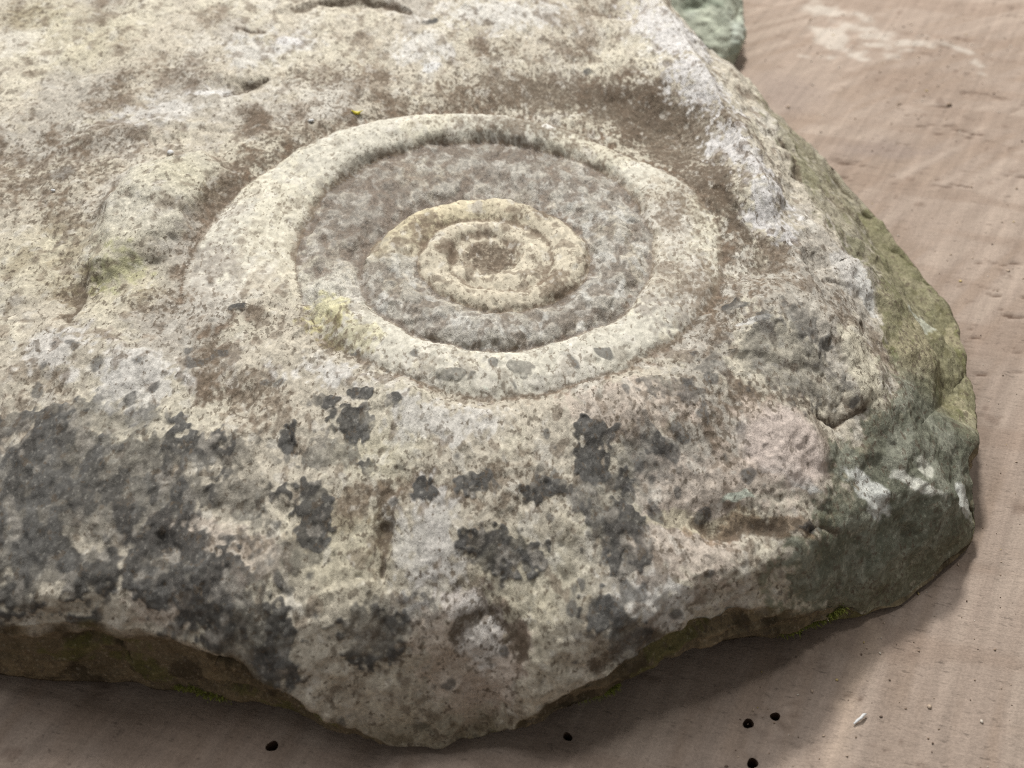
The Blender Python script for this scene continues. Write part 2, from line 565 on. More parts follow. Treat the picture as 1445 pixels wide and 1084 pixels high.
# plates with a worn step round them
PLATES = [
    ([(150, 300), (180, 255), (225, 230), (285, 226), (318, 240), (305, 285), (270, 330), (215, 362), (165, 385), (130, 380)], 3.4, 3.4),
    ([(1185, 470), (1200, 465), (1225, 490), (1245, 520), (1250, 550), (1215, 575), (1190, 560)], .9, .9),
    ([(1150, 380), (1190, 375), (1215, 365), (1232, 400), (1225, 430), (1195, 405), (1160, 400)], .7, .8),
    ([(1040, 420), (1080, 408), (1130, 425), (1160, 470), (1150, 520), (1090, 520), (1030, 500)], .8, 1.2),
    ([(820, 15), (890, 18), (905, 0), (900, -20), (820, -20)], -1.4, 1.8),
    ([(390, 20), (440, 8), (520, 0), (580, 20), (560, -30), (400, -30)], 1.4, 1.3),
    ([(300, 130), (340, 112), (378, 108), (360, 125), (320, 140)], -.6, 1.4),
]
for pts, h, w in PLATES:
    pl = np.array([surf(a, b) for a, b in pts])
    lo, hi = pl.min(0) - 8, pl.max(0) + 8
    m = (x > lo[0]) & (x < hi[0]) & (y > lo[1]) & (y < hi[1])
    Q = P0[m]
    d = sdf_poly(x[m] + 1.5 * noise(Q, 6, 31), y[m] + 1.5 * noise(Q, 6, 32), pl)
    z[m] += h * sstep(w, -w, d)

# short cracks and scars
CRACKS = [([(415, 18), (450, 6), (510, 0), (550, 7), (578, 20)], .8, .9), ([(318, 133), (345, 116), (378, 112)], .8, 1.1), ([(342, 44), (374, 48)], .8, .8),
          ([(547, 735), (544, 770), (540, 805)], 1.0, 1.0), ([(1150, 582), (1180, 592), (1212, 575)], .5, .9), ([(228, 752), (240, 778)], 1.0, .9),
          ([(405, 605), (412, 635)], .8, .8), ([(120, 380), (108, 420), (95, 450)], 1.0, 1.2), ([(690, 850), (660, 882), (640, 915)], .5, .8),
          ([(690, 850), (722, 890), (738, 930)], .7, .9), ([(1010, 262), (1040, 310), (1060, 335)], .7, 1.0), ([(985, 735), (1020, 752), (1060, 742), (1100, 752)], .5, 1.2),
          ([(840, 935), (900, 905), (960, 892)], .7, .8), ([(1105, 200), (1125, 235), (1130, 250)], 1.0, 1.0), ([(1140, 750), (1170, 742)], .8, .8)]
crack_m = np.zeros(len(x))
for pts, h, w in CRACKS:
    pl = np.array([surf(a, b) for a, b in pts])
    lo, hi = pl.min(0) - 6, pl.max(0) + 6
    m = np.flatnonzero((x > lo[0]) & (x < hi[0]) & (y > lo[1]) & (y < hi[1]))
    Q = P0[m]
    qx, qy = x[m] + .8 * noise(Q, 4, 34), y[m] + .8 * noise(Q, 4, 35)
    d = np.full(len(m), 99.0)
    for a, b in zip(pl[:-1], pl[1:]):
        e = b - a
        t = np.clip(((qx - a[0]) * e[0] + (qy - a[1]) * e[1]) / (e @ e + 1e-9), 0, 1)
        d = np.minimum(d, np.hypot(qx - a[0] - t * e[0], qy - a[1] - t * e[1]))
    v = np.exp(-(d / w) ** 2)
    z[m] -= h * v
    crack_m[m] = np.maximum(crack_m[m], np.exp(-(d / (w * 1.1)) ** 2))
# the front edge is worn round
rr_ = (R[None] * (1 - g)).ravel()
thq = np.tile(th, NR)
frontw = sstep(-2.75, -2.1, thq) * sstep(-.35, -1.0, thq)
z = z + frontw * (1.6 * sstep(0, 5, rr_) * sstep(16, 6, rr_) - 2.2 * (1 - np.clip(rr_ / 5, 0, 1)) ** 2)
zt = z.reshape(NR, NT)

# ------------------------------------------------------------------ sides and underside
ss = (np.arange(1, NS + 1) / NS)[:, None]
zr = zt[-1][None]
side_r = R[None] - UND[None] * ss + np.where(UND > 2, 1, .6)[None] * .8 * np.sin(ss * np.pi)
side_z = zr + (ZB[None] - zr) * ss
strata = noise(np.c_[np.repeat(th[None], NS, 0).ravel() * 30, side_z.ravel() * 5, np.zeros(NS * NT)], 16, 40).reshape(NS, NT)
strata = strata + .6 * noise(np.c_[np.repeat(th[None], NS, 0).ravel() * 60, side_z.ravel() * 9, np.zeros(NS * NT)], 14, 44).reshape(NS, NT)
side_r = side_r + (3.2 * strata - 1.0) * np.sin(ss * np.pi) ** .7 * np.where(UND > 1.5, 1, .4)[None]
in_d = np.array([3, 7, 12, 20])[:, None]
in_r = side_r[-1][None] - in_d
in_z = np.array([.9, .5, .2, .0])[:, None] * ZB[None]
ar = np.concatenate([side_r, in_r])
az = np.concatenate([side_z, in_z])
ax_ = CEN[0] + ar * np.cos(th)
ay_ = CEN[1] + ar * np.sin(th)
GX = np.concatenate([gx, ax_]).ravel()
GY = np.concatenate([gy, ay_]).ravel()
GZ = np.concatenate([zt, az]).ravel()
NROW = NR + NS + 4
co = np.c_[GX, GY, GZ]
ii = np.arange(NROW - 1)[:, None] * NT
jj = np.arange(NT)[None]
jn = (jj + 1) % NT
quads = np.stack([ii + jj, ii + NT + jj, ii + NT + jn, ii + jn], -1).reshape(-1, 4)
nrm = vnormals(co, quads)
row = np.repeat(np.arange(NROW), NT)
is_side = row >= NR

# ------------------------------------------------------------------ relief of the weathered surface
P = co.astype(np.float32) * np.array([1, .66, 1], np.float32)      # bedding stretch, as in the material
nz = len(P)


def ext(a, v=0.0):
    return np.concatenate([a, np.full(nz - len(a), v)])


sig, u, wid, ph, rad, core, edge_mm = ext(sig, -1), ext(u), ext(wid, 1), ext(ph), ext(rad, 999), ext(core, 99), ext(edge_mm, 9)
foss = (sig >= 0) & (sig > .04)
smooth_w, calc_w = ext(smooth_w, 1), ext(calc_w, 0)
n_big = fbm(P, 26, 3, 50)
n_mid = fbm(P, 9, 3, 60)
n_small = fbm(P, 3.0, 3, 70)
n_led = fbm(P, 30, 3, 75) * 3.2
ledge = np.floor(n_led) + sstep(.25, .75, n_led - np.floor(n_led)) - n_led      # worn flaking steps
pits = noise(P, 2.2, 80) + .6 * noise(P, 1.2, 82)
disp = smooth_w * (1.1 * n_big + .8 * n_mid + .45 * ledge) + .30 * n_small * (smooth_w ** .5 + 1.3 * calc_w) + .13 * noise(P, 1.0, 78)
chip = noise(P, 2.4, 88)
disp += calc_w * (.22 * sstep(-.2, .25, chip) + .10 * chip)
disp -= .22 * sstep(.35, .9, pits) * smooth_w ** .5
X_far = P[:, 0] > 45
fac = np.abs(noise(P, 12, 90)) - .6 * np.abs(noise(P, 6.5, 92))
disp += np.where(X_far, 1.5, 0) * (fac - .15) * sstep(45, 62, P[:, 0])
tip = sstep(4.5, 1.0, GZ)                                     # do not push through the board
disp = disp * (1 - tip)
disp = np.where(row >= NR + NS, 0, disp)
co = co + nrm * disp[:, None]
co[:, 2] = np.maximum(co[:, 2], 0.02)
nrm = vnormals(co, quads)

# ------------------------------------------------------------------ colours of the stone (its own mineral, soil and lichen colours)
X, Y, Z = co[:, 0], co[:, 1], co[:, 2]
col = np.empty((nz, 3), np.float32)


def fill(rgb):
    col[:] = lin(*rgb)


def paint(rgb, m):
    m = np.clip(m, 0, 1)[:, None].astype(np.float32)
    col[:] = col * (1 - m) + lin(*rgb)[None] * m


w1x = 2.0 * fbm(P, 9, 3, 100) + .5 * noise(P, 1.8, 104)
w1y = 2.0 * fbm(P, 9, 3, 110) + .5 * noise(P, 1.8, 114)


def blob(px, py, a, b, rot=0, soft=.6, warp=1.0):
    """mask of an uneven patch round a photo place, half sizes in mm"""
    cx, cy = surf(px, py)
    out = np.zeros(nz, np.float32)
    k = np.flatnonzero((np.abs(X - cx) < 2.2 * max(a, b) + 6) & (np.abs(Y - cy) < 2.2 * max(a, b) + 6))
    c_, s_ = math.cos(math.radians(rot)), math.sin(math.radians(rot))
    wq = warp * min(1.3, (min(a, b) / 4) ** .5)
    ex, ey = X[k] + w1x[k] * wq - cx, Y[k] + w1y[k] * wq - cy
    e = np.sqrt(((ex * c_ + ey * s_) / a) ** 2 + ((-ex * s_ + ey * c_) / b) ** 2)
    out[k] = sstep(1 + soft, 1 - soft, e)
    return out


v_fine = noise(P, .75, 120)
v_sp = noise(P, 1.2, 123)
v_med = fbm(P, 4, 3, 126)
v_patch = fbm(P, 20, 4, 130)
v_patch2 = fbm(P, 26, 4, 140)
v_patch3 = fbm(P, 12, 4, 150)
GR = (.45 * v_fine + .45 * v_sp + .75 * v_med).astype(np.float32)


def dith(m, k=.75, w=.22):
    """a soft mask broken up among the grains"""
    m = np.clip(m, 0, 1)
    return sstep(.5 - w, .5 + w, m + k * GR * np.sqrt(4 * m * (1 - m)))


top = (~is_side).astype(np.float32)
den = (.25 + .28 * v_patch3 + .15 * v_patch).astype(np.float32)
fill((193, 184, 167))
paint((203, 195, 176), .8 * dith(sstep(-.35, .55, v_patch)))
paint((170, 163, 153), .7 * dith(sstep(-.1, .7, v_patch2)))
paint((205, 199, 187), .65 * dith(sstep(.0, .8, fbm(P, 15, 4, 160))))
paint((140, 126, 110), .65 * dith(sstep(.05, .85, v_patch3)))


def soil(m, rgb=(114, 99, 83), k=.8):
    """brown soil lodged among the grains"""
    den[:] = np.maximum(den, .25 + .62 * np.clip(m, 0, 1) * (m > .05))
    paint(rgb, .72 * dith(m, k))


for a in [(950, 185, 14, 25, 25), (890, 150, 16, 13, 0), (1000, 260, 6, 16, 10), (770, 130, 22, 9, 0)]:
    soil(blob(*a, soft=.75) * .96, (98, 83, 68))
for a in [(620, 145, 28, 7, 8), (355, 175, 4, 7, 0), (350, 235, 7, 9, -30), (430, 190, 14, 7, 20), (60, 240, 18, 14, 0), (110, 300, 8, 8, 0), (170, 130, 5, 14, 0), (115, 400, 6, 9, 0),
          (230, 430, 9, 5, 0), (340, 560, 8, 7, 0), (300, 500, 3, 12, 0), (1010, 440, 7, 10, -30), (1060, 350, 9, 14, 0), (1030, 560, 9, 4, 0), (1000, 600, 7, 4, 0),
          (30, 20, 9, 8, 0), (860, 8, 9, 9, 0), (800, 70, 7, 7, 0), (560, 160, 14, 5, 0), (690, 70, 8, 7, 0), (545, 740, 3, 8, 0), (1180, 440, 5, 8, 0), (130, 190, 12, 7, 20), (480, 110, 14, 6, 0),
          (260, 100, 8, 10, 0), (700, 690, 14, 5, 0), (560, 700, 10, 5, 0), (620, 830, 6, 7, 0), (1080, 570, 10, 5, 0)]:
    soil(blob(*a, soft=.95) * .62)

# grey-white bloom
for a in [(940, 40, 10, 18, 20), (985, 110, 7, 13, 20), (1050, 215, 5, 18, 20), (1085, 290, 5, 9, 20), (205, 540, 7, 7, 0), (85, 500, 8, 6, 0), (360, 75, 9, 8, 0), (410, 60, 8, 6, 0),
          (220, 155, 10, 7, 20), (300, 130, 7, 3, 0), (600, 70, 8, 7, 0), (620, 600, 9, 6, 0), (460, 520, 8, 4, 0), (600, 770, 6, 9, 0), (930, 865, 9, 5, -20), (700, 20, 20, 9, 0)]:
    bm = blob(*a, soft=.9)
    den *= 1 - .45 * bm
    paint((201, 197, 190), .75 * dith(bm * .85))
for a in [(945, 35, 9, 20, 25), (990, 115, 5.5, 13, 20), (1052, 215, 4, 18, 20), (1085, 295, 3.6, 9, 20)]:
    bm = blob(*a, soft=.6)
    den *= 1 - .5 * bm
    paint((205, 201, 198), .7 * dith(bm * .9, .8))
lb_ = np.array([surf(a, b) for a, b in [(150, 300), (180, 255), (225, 230), (285, 226), (315, 240), (300, 285), (265, 330), (215, 365), (165, 420), (130, 390)]])
k = np.flatnonzero((X < -20) & (X > -130) & (Y > 120) & (Y < 260))
lm = np.zeros(nz)
lm[k] = sstep(2.0, -2.5, sdf_poly(X[k] + w1x[k], Y[k] + w1y[k], lb_))
den *= 1 - .4 * lm
paint((199, 193, 176), .8 * dith(lm * .93))
soil(.75 * blob(335, 265, 3.5, 12, -35, soft=.8) + .6 * blob(395, 215, 12, 4, 25, soft=.8))
paint((112, 97, 82), .85 * blob(357, 178, 3.2, 6.5, -15, soft=.3))
paint((118, 112, 106), .7 * blob(92, 245, 3.5, 3, 0, soft=.4))
# warm pinkish bare stone
for a in [(1110, 625, 10, 8, 0), (1000, 690, 13, 6, 0), (960, 770, 9, 7, 0), (300, 770, 12, 4, -15), (900, 580, 14, 6, 0), (250, 850, 8, 3, 0)]:
    paint((193, 179, 165), .7 * dith(blob(*a, soft=.7), .5))
# yellow-green algae tint
for a in [(165, 395, 9, 9, 0), (120, 60, 12, 14, 0), (60, 360, 12, 10, 0), (60, 20, 10, 8, 0), (250, 270, 7, 8, 0), (480, 780, 9, 7, 0), (760, 830, 9, 8, 0), (540, 640, 6, 4, 0)]:
    paint((192, 184, 148), .30 * blob(*a, soft=.9))
paint((152, 152, 100), .5 * dith(blob(165, 388, 6, 6, soft=.9) * .8))

# --- the fossil
mo = sstep(.04, .16, sig) * sstep(1.13, 1.04, sig)
old = mo * (1 - (.55 + .5 * v_patch3) * sstep(.36, .5, sig) * sstep(.80, .66, sig)) * (1 - .25 * sstep(.0, .5, v_patch))       # the right-hand side is worn away
den[:] = den * (1 - .8 * old) + .8 * old * (.38 + .3 * v_patch3)
paint((204, 199, 184), .88 * dith(old * .97))
paint((209, 203, 190), .7 * mo * dith(sstep(-.2, .6, v_patch3)))
paint((211, 204, 183), .6 * mo * dith(sstep(-.2, .6, v_patch)))
mc = sstep(1.04, 1.12, sig) * sstep(2.22, 2.04, sig)
mc = mc * (1 - .75 * sstep(.1, .5, fbm(P, 9, 3, 176)) * sstep(.62, .95, np.maximum(u, 1 - u)))
paint((152, 144, 132), .95 * dith(mc * .97))
den[:] = den * (1 - mc) + .3 * mc
paint((186, 176, 154), .6 * mc * dith(.85 * (blob(600, 245, 9, 6, soft=.9) + blob(880, 330, 4, 9, soft=.9) + blob(560, 400, 5, 6, soft=.9))))
paint((180, 175, 165), .9 * mc * dith(sstep(-.35, .5, fbm(P, 7, 3, 170)) * sstep(1.2, 1.6, sig + .25 * v_patch3)))
chip_hi = sstep(-.05, .22, chip + .25 * v_fine)
paint((174, 168, 155), .7 * mc * chip_hi * sstep(1.1, 1.3, sig))
paint((118, 105, 90), .65 * mc * sstep(.0, -.3, chip + .2 * v_fine))
paint((190, 181, 162), .5 * mc * dith(sstep(.1, .9, fbm(P, 8, 3, 178))))
soil(mc * (.5 * sstep(1.65, 1.3, sig) * sstep(.5, -.2, chip) + .42 * sstep(.78, 1.0, np.maximum(u, 1 - u)) * np.where(sig < 1.75, 1, .5)), (110, 93, 77))
paint((204, 201, 192), .75 * mc * sstep(1.25, 1.6, sig) * sstep(.12, .42, fbm(P, 3.2, 3, 172)))
paint((112, 100, 86), .6 * mc * sstep(1.75, 1.35, sig) * sstep(.15, .45, fbm(P, 3.6, 3, 174)))
mi = sstep(2.02, 2.22, sig)
paint((199, 189, 168), mi * .9 * dith(mi * .95))
paint((203, 190, 152), mi * .5 * sstep(2.55, 2.2, sig))
soil(mi * sstep(1.25, .35, core) * .97, (106, 91, 76))
for a in [(625, 440, 4, 3, -20), (790, 410, 5, 4, 0), (640, 355, 4, 3, 0), (600, 330, 4, 4, 0), (760, 300, 6, 3, 0)]:
    soil(mi * blob(*a, soft=.9) * .7)
# dirt in the seams
seam_m = foss * np.exp(-(edge_mm / 1.05) ** 2) * (sig > .1)
soil(seam_m * np.interp(sig, [2.5, 3.0], [.78, .6]), (112, 96, 80), .55)
rim_g = (~foss) * (rad < 900) * np.exp(-np.maximum(ext(dout, 99), 0) / 2.0) * np.where(ph - PHI0 < .6, np.clip((ph - PHI0) / .6, 0, 1), 1)
soil(rim_g * .74, (116, 98, 81), .6)
soil(.62 * blob(470, 260, 14, 5, 40, soft=.7) * mc + .7 * blob(700, 215, 18, 4, 0, soft=.8) * mc, (98, 85, 71))
soil(.66 * blob(760, 185, 22, 5, 0, soft=.9) * mo, (100, 87, 73))
soil(.62 * blob(990, 400, 9, 11, 0, soft=.9) * mo + .6 * blob(960, 290, 9, 9, soft=.9) * mo + .6 * blob(880, 215, 14, 6, soft=.9) * mo)
paint((196, 188, 122), .5 * dith(blob(462, 440, 5, 5, soft=.9)) + .3 * dith(blob(505, 470, 5, 4, soft=.9)))
soil(.6 * blob(480, 470, 3, 7, 40, soft=.8), (108, 97, 78))

# --- grains and specks over the top, denser where soil lies
col *= (1 + .16 * v_sp + .14 * v_fine + .10 * v_med)[:, None]
spk = sstep(.28, .48, fbm(P, 3.0, 3, 183) + .30 * v_patch3 + .1 * v_patch)
paint((112, 97, 82), .6 * spk * top * np.where(mo > .3, .5, 1))
paint((210, 205, 194), .4 * sstep(.36, .56, fbm(P, 2.4, 3, 190)) * top)

# --- green right flank
fl = np.array([surf(a, b) for a, b in [(1210, 300), (1240, 400), (1235, 470), (1255, 540), (1240, 590), (1170, 640), (1190, 690), (1120, 780), (1090, 850)]] +
              [at(a, b, 3) for a, b in [(1180, 880), (1300, 850), (1420, 750), (1420, 560), (1330, 400), (1250, 300)]])
k = X > 30
d = np.full(nz, 99.0)
d[k] = sdf_poly(X[k] + 1.6 * w1x[k], Y[k] + 1.6 * w1y[k], fl)
fm = dith(sstep(6, -6, d), .6)
paint((129, 124, 90), fm * .88)
paint((158, 149, 122), fm * .75 * dith(sstep(-.3, .6, v_patch3)))
paint((104, 104, 64), fm * .7 * dith(sstep(-.1, .7, fbm(P, 8, 3, 200))))
dk = fm * sstep(0, .6, (blob(1300, 640, 18, 16, soft=.9) + blob(1260, 760, 24, 13, soft=.9) + blob(1180, 800, 18, 11, soft=.9)))
paint((112, 114, 101), dk * .85)
paint((140, 140, 126), dk * .6 * dith(sstep(-.3, .6, v_med)))
col *= (1 + fm * (.2 * v_med + .15 * v_fine))[:, None]
paint((126, 119, 94), .6 * dith(blob(1140, 210, 8, 16, 30, soft=.9) * .8) + .6 * dith(blob(1190, 285, 9, 14, 30, soft=.9) * .8))
f2 = np.array([surf(a, b) for a, b in [(1065, 140), (1100, 205), (1140, 280), (1185, 345), (1225, 410), (1245, 470)]] + [at(a, b, 3) for a, b in [(1350, 470), (1300, 330), (1180, 190), (1080, 90)]])
d = np.full(nz, 99.0)
kq = X > 30
d[kq] = sdf_poly(X[kq] + 1.6 * w1x[kq], Y[kq] + 1.6 * w1y[kq], f2)
f2m = dith(sstep(4, -5, d) * .85, .8)
paint((134, 128, 104), .62 * f2m)
paint((118, 116, 84), .5 * f2m * dith(sstep(-.1, .6, fbm(P, 8, 3, 204))))
for a, rgb in [((1200, 390, 4, 6, -20), (207, 202, 194)), ((1222, 415, 2.4, 6, 0), (208, 205, 198)), ((1220, 525, 4, 8, 10), (204, 196, 175)), ((1300, 455, 3, 3, 0), (178, 178, 160)),
               ((1195, 490, 2, 5, 0), (208, 200, 180)), ((1228, 692, 4.4, 3, 0), (216, 216, 208)), ((1295, 686, 5, 1.2, 0), (208, 206, 194)), ((1360, 700, 2.6, 2.4, 0), (216, 216, 208)),
               ((1130, 680, 3.4, 1.6, -15), (214, 214, 208)), ((1045, 704, 3.6, .8, 0), (192, 198, 182)), ((1095, 662, 2, 1.2, 0), (206, 204, 196)), ((1170, 165, 4, 3, 0), (190, 184, 150)),
               ((665, 895, 6, 4.4, 0), (210, 201, 192)), ((640, 940, 7, 4, 0), (196, 182, 166)), ((700, 945, 5, 4, 0), (190, 176, 162)), ((1305, 655, 2, 2, 0), (196, 194, 180)),
               ((400, 60, 4, 2, 0), (216, 212, 208)), ((610, 97, 3, 2, 0), (214, 212, 208)), ((775, 183, 1.6, 1.6, 0), (222, 218, 210)), ((1000, 735, 12, 1.6, 5), (200, 190, 166)),
               ((300, 130, 6, 1.5, 10), (214, 210, 204)), ((1060, 470, 4, .7, 5), (216, 212, 204))]:
    paint(rgb, .9 * dith(blob(*a, soft=.6, warp=1.0), .6))
soil(.7 * blob(1020, 745, 6, 2.5, 10, soft=.8) + .7 * blob(1110, 745, 7, 1.5, 5, soft=.8), (126, 103, 80))
soil(.55 * blob(692, 862, 2.0, 3.0, soft=.7) + .6 * blob(725, 905, 1.6, 5, 20, soft=.7) + .5 * blob(690, 918, 5, .8, 0), (126, 108, 92))
paint((214, 208, 200), .8 * dith(blob(668, 898, 4.2, 3.4, soft=.6), .5))

soil(ext(crack_m) * .85, (100, 86, 71), .5)

# --- black crustose lichen
noise_l = noise(P, 2.0, 210)
lich = np.zeros(nz, np.float32)
l_gap = fbm(P, 9, 3, 215)


def lichen(px, py, a, b, rot=0, dens=1.0):
    m = blob(px, py, a, b, rot, soft=.6, warp=1.3)
    e = sstep(.28, .66, m + (.95 * v_med + .5 * noise_l + .7 * v_fine) * np.sqrt(4 * m * (1 - m) + 1e-9) + (dens - 1) * .3 * (m > 0))
    den[:] = np.maximum(den, (.36 + .3 * v_med) * m * dens)
    lich[:] = np.maximum(lich, e * dens * (1 - .4 * sstep(.1, .55, l_gap)))


for a in [(40, 690, 15, 10, 0), (10, 740, 13, 13, 0), (110, 650, 15, 8, 0), (120, 700, 15, 9, 0), (210, 650, 11, 7, 0), (240, 700, 11, 6, 0), (330, 700, 7, 3, 0), (20, 600, 7, 3, 0),
          (85, 580, 4, 3, 0), (180, 640, 6, 5, 0), (55, 790, 7, 7, 0), (280, 820, 9, 7, -20), (230, 790, 6, 6, 0), (340, 880, 9, 6, -25), (390, 910, 5, 4, -30), (130, 820, 4, 4, 0),
          (500, 596, 3.8, 3.2, 0), (505, 558, 2.6, 1.4, 0), (555, 575, 2, 1.4, 0), (455, 568, 2.8, 1.5, 0), (520, 655, 1.4, 1.5, 0), (410, 615, 1.5, 2.4, 0), (430, 720, 3.5, 4, 0), (440, 750, 3, 2, 0),
          (595, 695, 2, 1.6, 0), (680, 685, 3.5, 2, 0), (840, 610, 3.4, 2.4, 0), (920, 625, 2.2, 2.6, 0), (845, 665, 5, 3, 0), (830, 640, 2.5, 1.5, 0), (715, 780, 5.8, 3.4, 0), (690, 775, 3, 2.5, 0),
          (875, 740, 6, 5.6, 0), (895, 790, 3.6, 3, 0), (860, 885, 5, 4, -20), (525, 895, 4.5, 3.4, 0), (1035, 440, 2.4, 1.4, 0),
          (830, 100, 1.6, 1.4, 0), (600, 30, 2, 2, 0), (335, 435, 1.5, 1, 0), (1145, 753, 2.4, .8, 0), (780, 690, 2.5, 1.6, 0), (750, 700, 2, 1.6, 0)]:
    lichen(*a, dens=1.0)
for a in [(740, 522, 2.6, 1.6, 0), (635, 527, 4, 1.5, 0), (160, 730, 22, 9, 0), (400, 790, 6, 3, 0), (1100, 520, 11, 8, 0), (840, 690, 7, 6, 0), (460, 640, 6, 4, 0), (330, 640, 6, 4, 0), (900, 640, 7, 5, 0), (1010, 515, 4, 2.6, 0), (1080, 525, 4, 3, 0),
          (1110, 480, 5, 5, 0), (1140, 550, 5, 4, 0), (560, 870, 5, 4, 0), (150, 590, 10, 5, 0), (950, 555, 6, 3, 0)]:
    lichen(*a, dens=.62)
lich *= .76 + .24 * dith(sstep(-.7, .35, v_med + .4 * noise_l))
den *= 1 - .5 * lich
paint((76, 74, 71), .94 * lich)
paint((104, 102, 98), .6 * lich * dith(sstep(-.1, .7, fbm(P, 7, 3, 220))))
paint((168, 161, 150), .6 * lich * sstep(.3, .6, fbm(P, 4, 3, 224)))
# scattered lichen dots on the front half
dots = sstep(.5, .68, .75 * noise(P, 2.4, 228) + .5 * fbm(P, 5, 3, 229) + .3 * v_patch2) * top * (Y < at(700, 500, 34)[1]) * (1 - fm)
paint((92, 90, 87), .75 * dots)
col *= (1 + lich * (.16 * v_fine + .14 * v_sp))[:, None]
bm = blob(1112, 628, 8.2, 7, 0, soft=.25, warp=.6)
den *= 1 - .65 * bm
lich *= 1 - bm
paint((207, 192, 181), .93 * bm)
col *= (1 + .1 * bm * v_med)[:, None]

# --- broken side and underside: brown stone with green film, shade of the undercut painted in
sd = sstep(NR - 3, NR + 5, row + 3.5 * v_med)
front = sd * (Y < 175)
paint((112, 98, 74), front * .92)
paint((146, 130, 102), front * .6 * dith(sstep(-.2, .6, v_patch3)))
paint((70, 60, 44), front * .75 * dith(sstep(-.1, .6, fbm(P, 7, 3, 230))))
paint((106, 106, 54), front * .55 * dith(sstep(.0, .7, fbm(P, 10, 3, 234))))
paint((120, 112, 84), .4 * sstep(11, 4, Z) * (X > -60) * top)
col = np.clip(col, .012, .75)

# the lichen is a thin raised crust
co = co + nrm * (lich * (.16 + .12 * v_sp + .1 * v_fine))[:, None] * (~is_side)[:, None]
nrm = vnormals(co, quads)

# ------------------------------------------------------------------ split into stone body and fossil pieces
stone = empty('fossil_stone', (CEN[0] / 1000, CEN[1] / 1000, 0))
tag(stone, 'pale weathered limestone slab with a coiled ammonite in its top face', 'fossil stone')
fq = quads
fs = sig[fq].mean(1)
fs_min = sig[fq].min(1)
lab = np.zeros(len(fq), np.int8)
ok = fs_min >= .06
lab[ok & (fs < 1.02)] = 1
lab[ok & (fs >= 1.02) & (fs < 2.1)] = 2
lab[ok & (fs >= 2.1)] = 3
lab[ok & (core[fq].mean(1) < .85)] = 4


def piece(name, which, mat, parent, extra_tri=None):
    f = fq[lab == which]
    ids, inv = np.unique(f, return_inverse=True)
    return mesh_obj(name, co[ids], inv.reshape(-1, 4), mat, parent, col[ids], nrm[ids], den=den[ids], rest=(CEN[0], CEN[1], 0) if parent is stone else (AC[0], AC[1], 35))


piece('stone_body', 0, M_stone, stone)
amm = piece('ammonite', 1, M_whorl, stone)
amm['label'] = 'cream outer whorl of the coiled ammonite'
for nm, w, mt, lb in (('calcite_infill', 2, M_calcite, 'grey crystalline calcite ring inside the cream outer whorl'),
                      ('inner_whorl', 3, M_whorl, 'small cream whorls at the heart of the spiral'),
                      ('core_hollow', 4, M_stone, 'brown soil-filled hollow at the centre of the spiral')):
    o = piece(nm, w, mt, stone)
    o.parent = amm
    o.location = (0, 0, 0)
    o['label'] = lb


# ------------------------------------------------------------------ the board under the stone
def board_material():
    m = bpy.data.materials.new('dusty_sawn_board')
    m.use_nodes = True
    nt = m.node_tree
    N, L = nt.nodes, nt.links
    bs = N['Principled BSDF']
    bs.inputs['Roughness'].default_value = .95
    bs.inputs['Specular IOR Level'].default_value = .12
    at_ = N.new('ShaderNodeAttribute')
    at_.attribute_name = 'Col'
    tc = N.new('ShaderNodeTexCoord')

    def tex(angle, sx, sy, detail, rough):
        mp = N.new('ShaderNodeMapping')
        mp.inputs['Rotation'].default_value = (0, 0, math.radians(-angle))
        mp2 = N.new('ShaderNodeMapping')
        mp2.inputs['Scale'].default_value = (sx, sy, sy)
        t = N.new('ShaderNodeTexNoise')
        t.inputs['Scale'].default_value = 1
        t.inputs['Detail'].default_value = detail
        t.inputs['Roughness'].default_value = rough
        L.new(tc.outputs['Object'], mp.inputs['Vector'])
        L.new(mp.outputs['Vector'], mp2.inputs['Vector'])
        L.new(mp2.outputs['Vector'], t.inputs['Vector'])
        return t.outputs['Fac']

    def rng_(v, a, b, c, d):
        r = N.new('ShaderNodeMapRange')
        for k, q_ in zip(('From Min', 'From Max', 'To Min', 'To Max'), (a, b, c, d)):
            r.inputs[k].default_value = q_
        L.new(v, r.inputs['Value'])
        return r.outputs['Result']

    def mul(a, b):
        x = N.new('ShaderNodeMix')
        x.data_type, x.blend_type = 'RGBA', 'MULTIPLY'
        x.inputs['Factor'].default_value = 1
        L.new(a, x.inputs['A'])
        L.new(b, x.inputs['B'])
        return x.outputs['Result']

    grain = tex(-14, 90, 900, 6, .7)        # wood fibres
    saw_ = tex(60, 22, 420, 5, .65)         # saw lines across them
    dust = tex(0, 2200, 2200, 4, .7)
    fleck = tex(-14, 420, 1100, 5, .7)
    c = mul(at_.outputs['Color'], rng_(grain, .3, .7, .92, 1.07))
    c = mul(c, rng_(saw_, .3, .7, .85, 1.13))
    c = mul(c, rng_(dust, .25, .75, .80, 1.2))
    c = mul(c, rng_(fleck, .59, .69, 1.0, .6))
    L.new(c, bs.inputs['Base Color'])
    prev = None
    for src, st, ds in ((grain, .2, .0003), (saw_, .15, .0004), (dust, .3, .0004), (fleck, .5, -.0004)):
        bp = N.new('ShaderNodeBump')
        bp.inputs['Strength'].default_value = st
        bp.inputs['Distance'].default_value = abs(ds)
        bp.invert = ds < 0
        L.new(src, bp.inputs['Height'])
        if prev:
            L.new(prev, bp.inputs['Normal'])
        prev = bp.outputs['Normal']
    L.new(prev, bs.inputs['Normal'])
    return m


M_board = board_material()


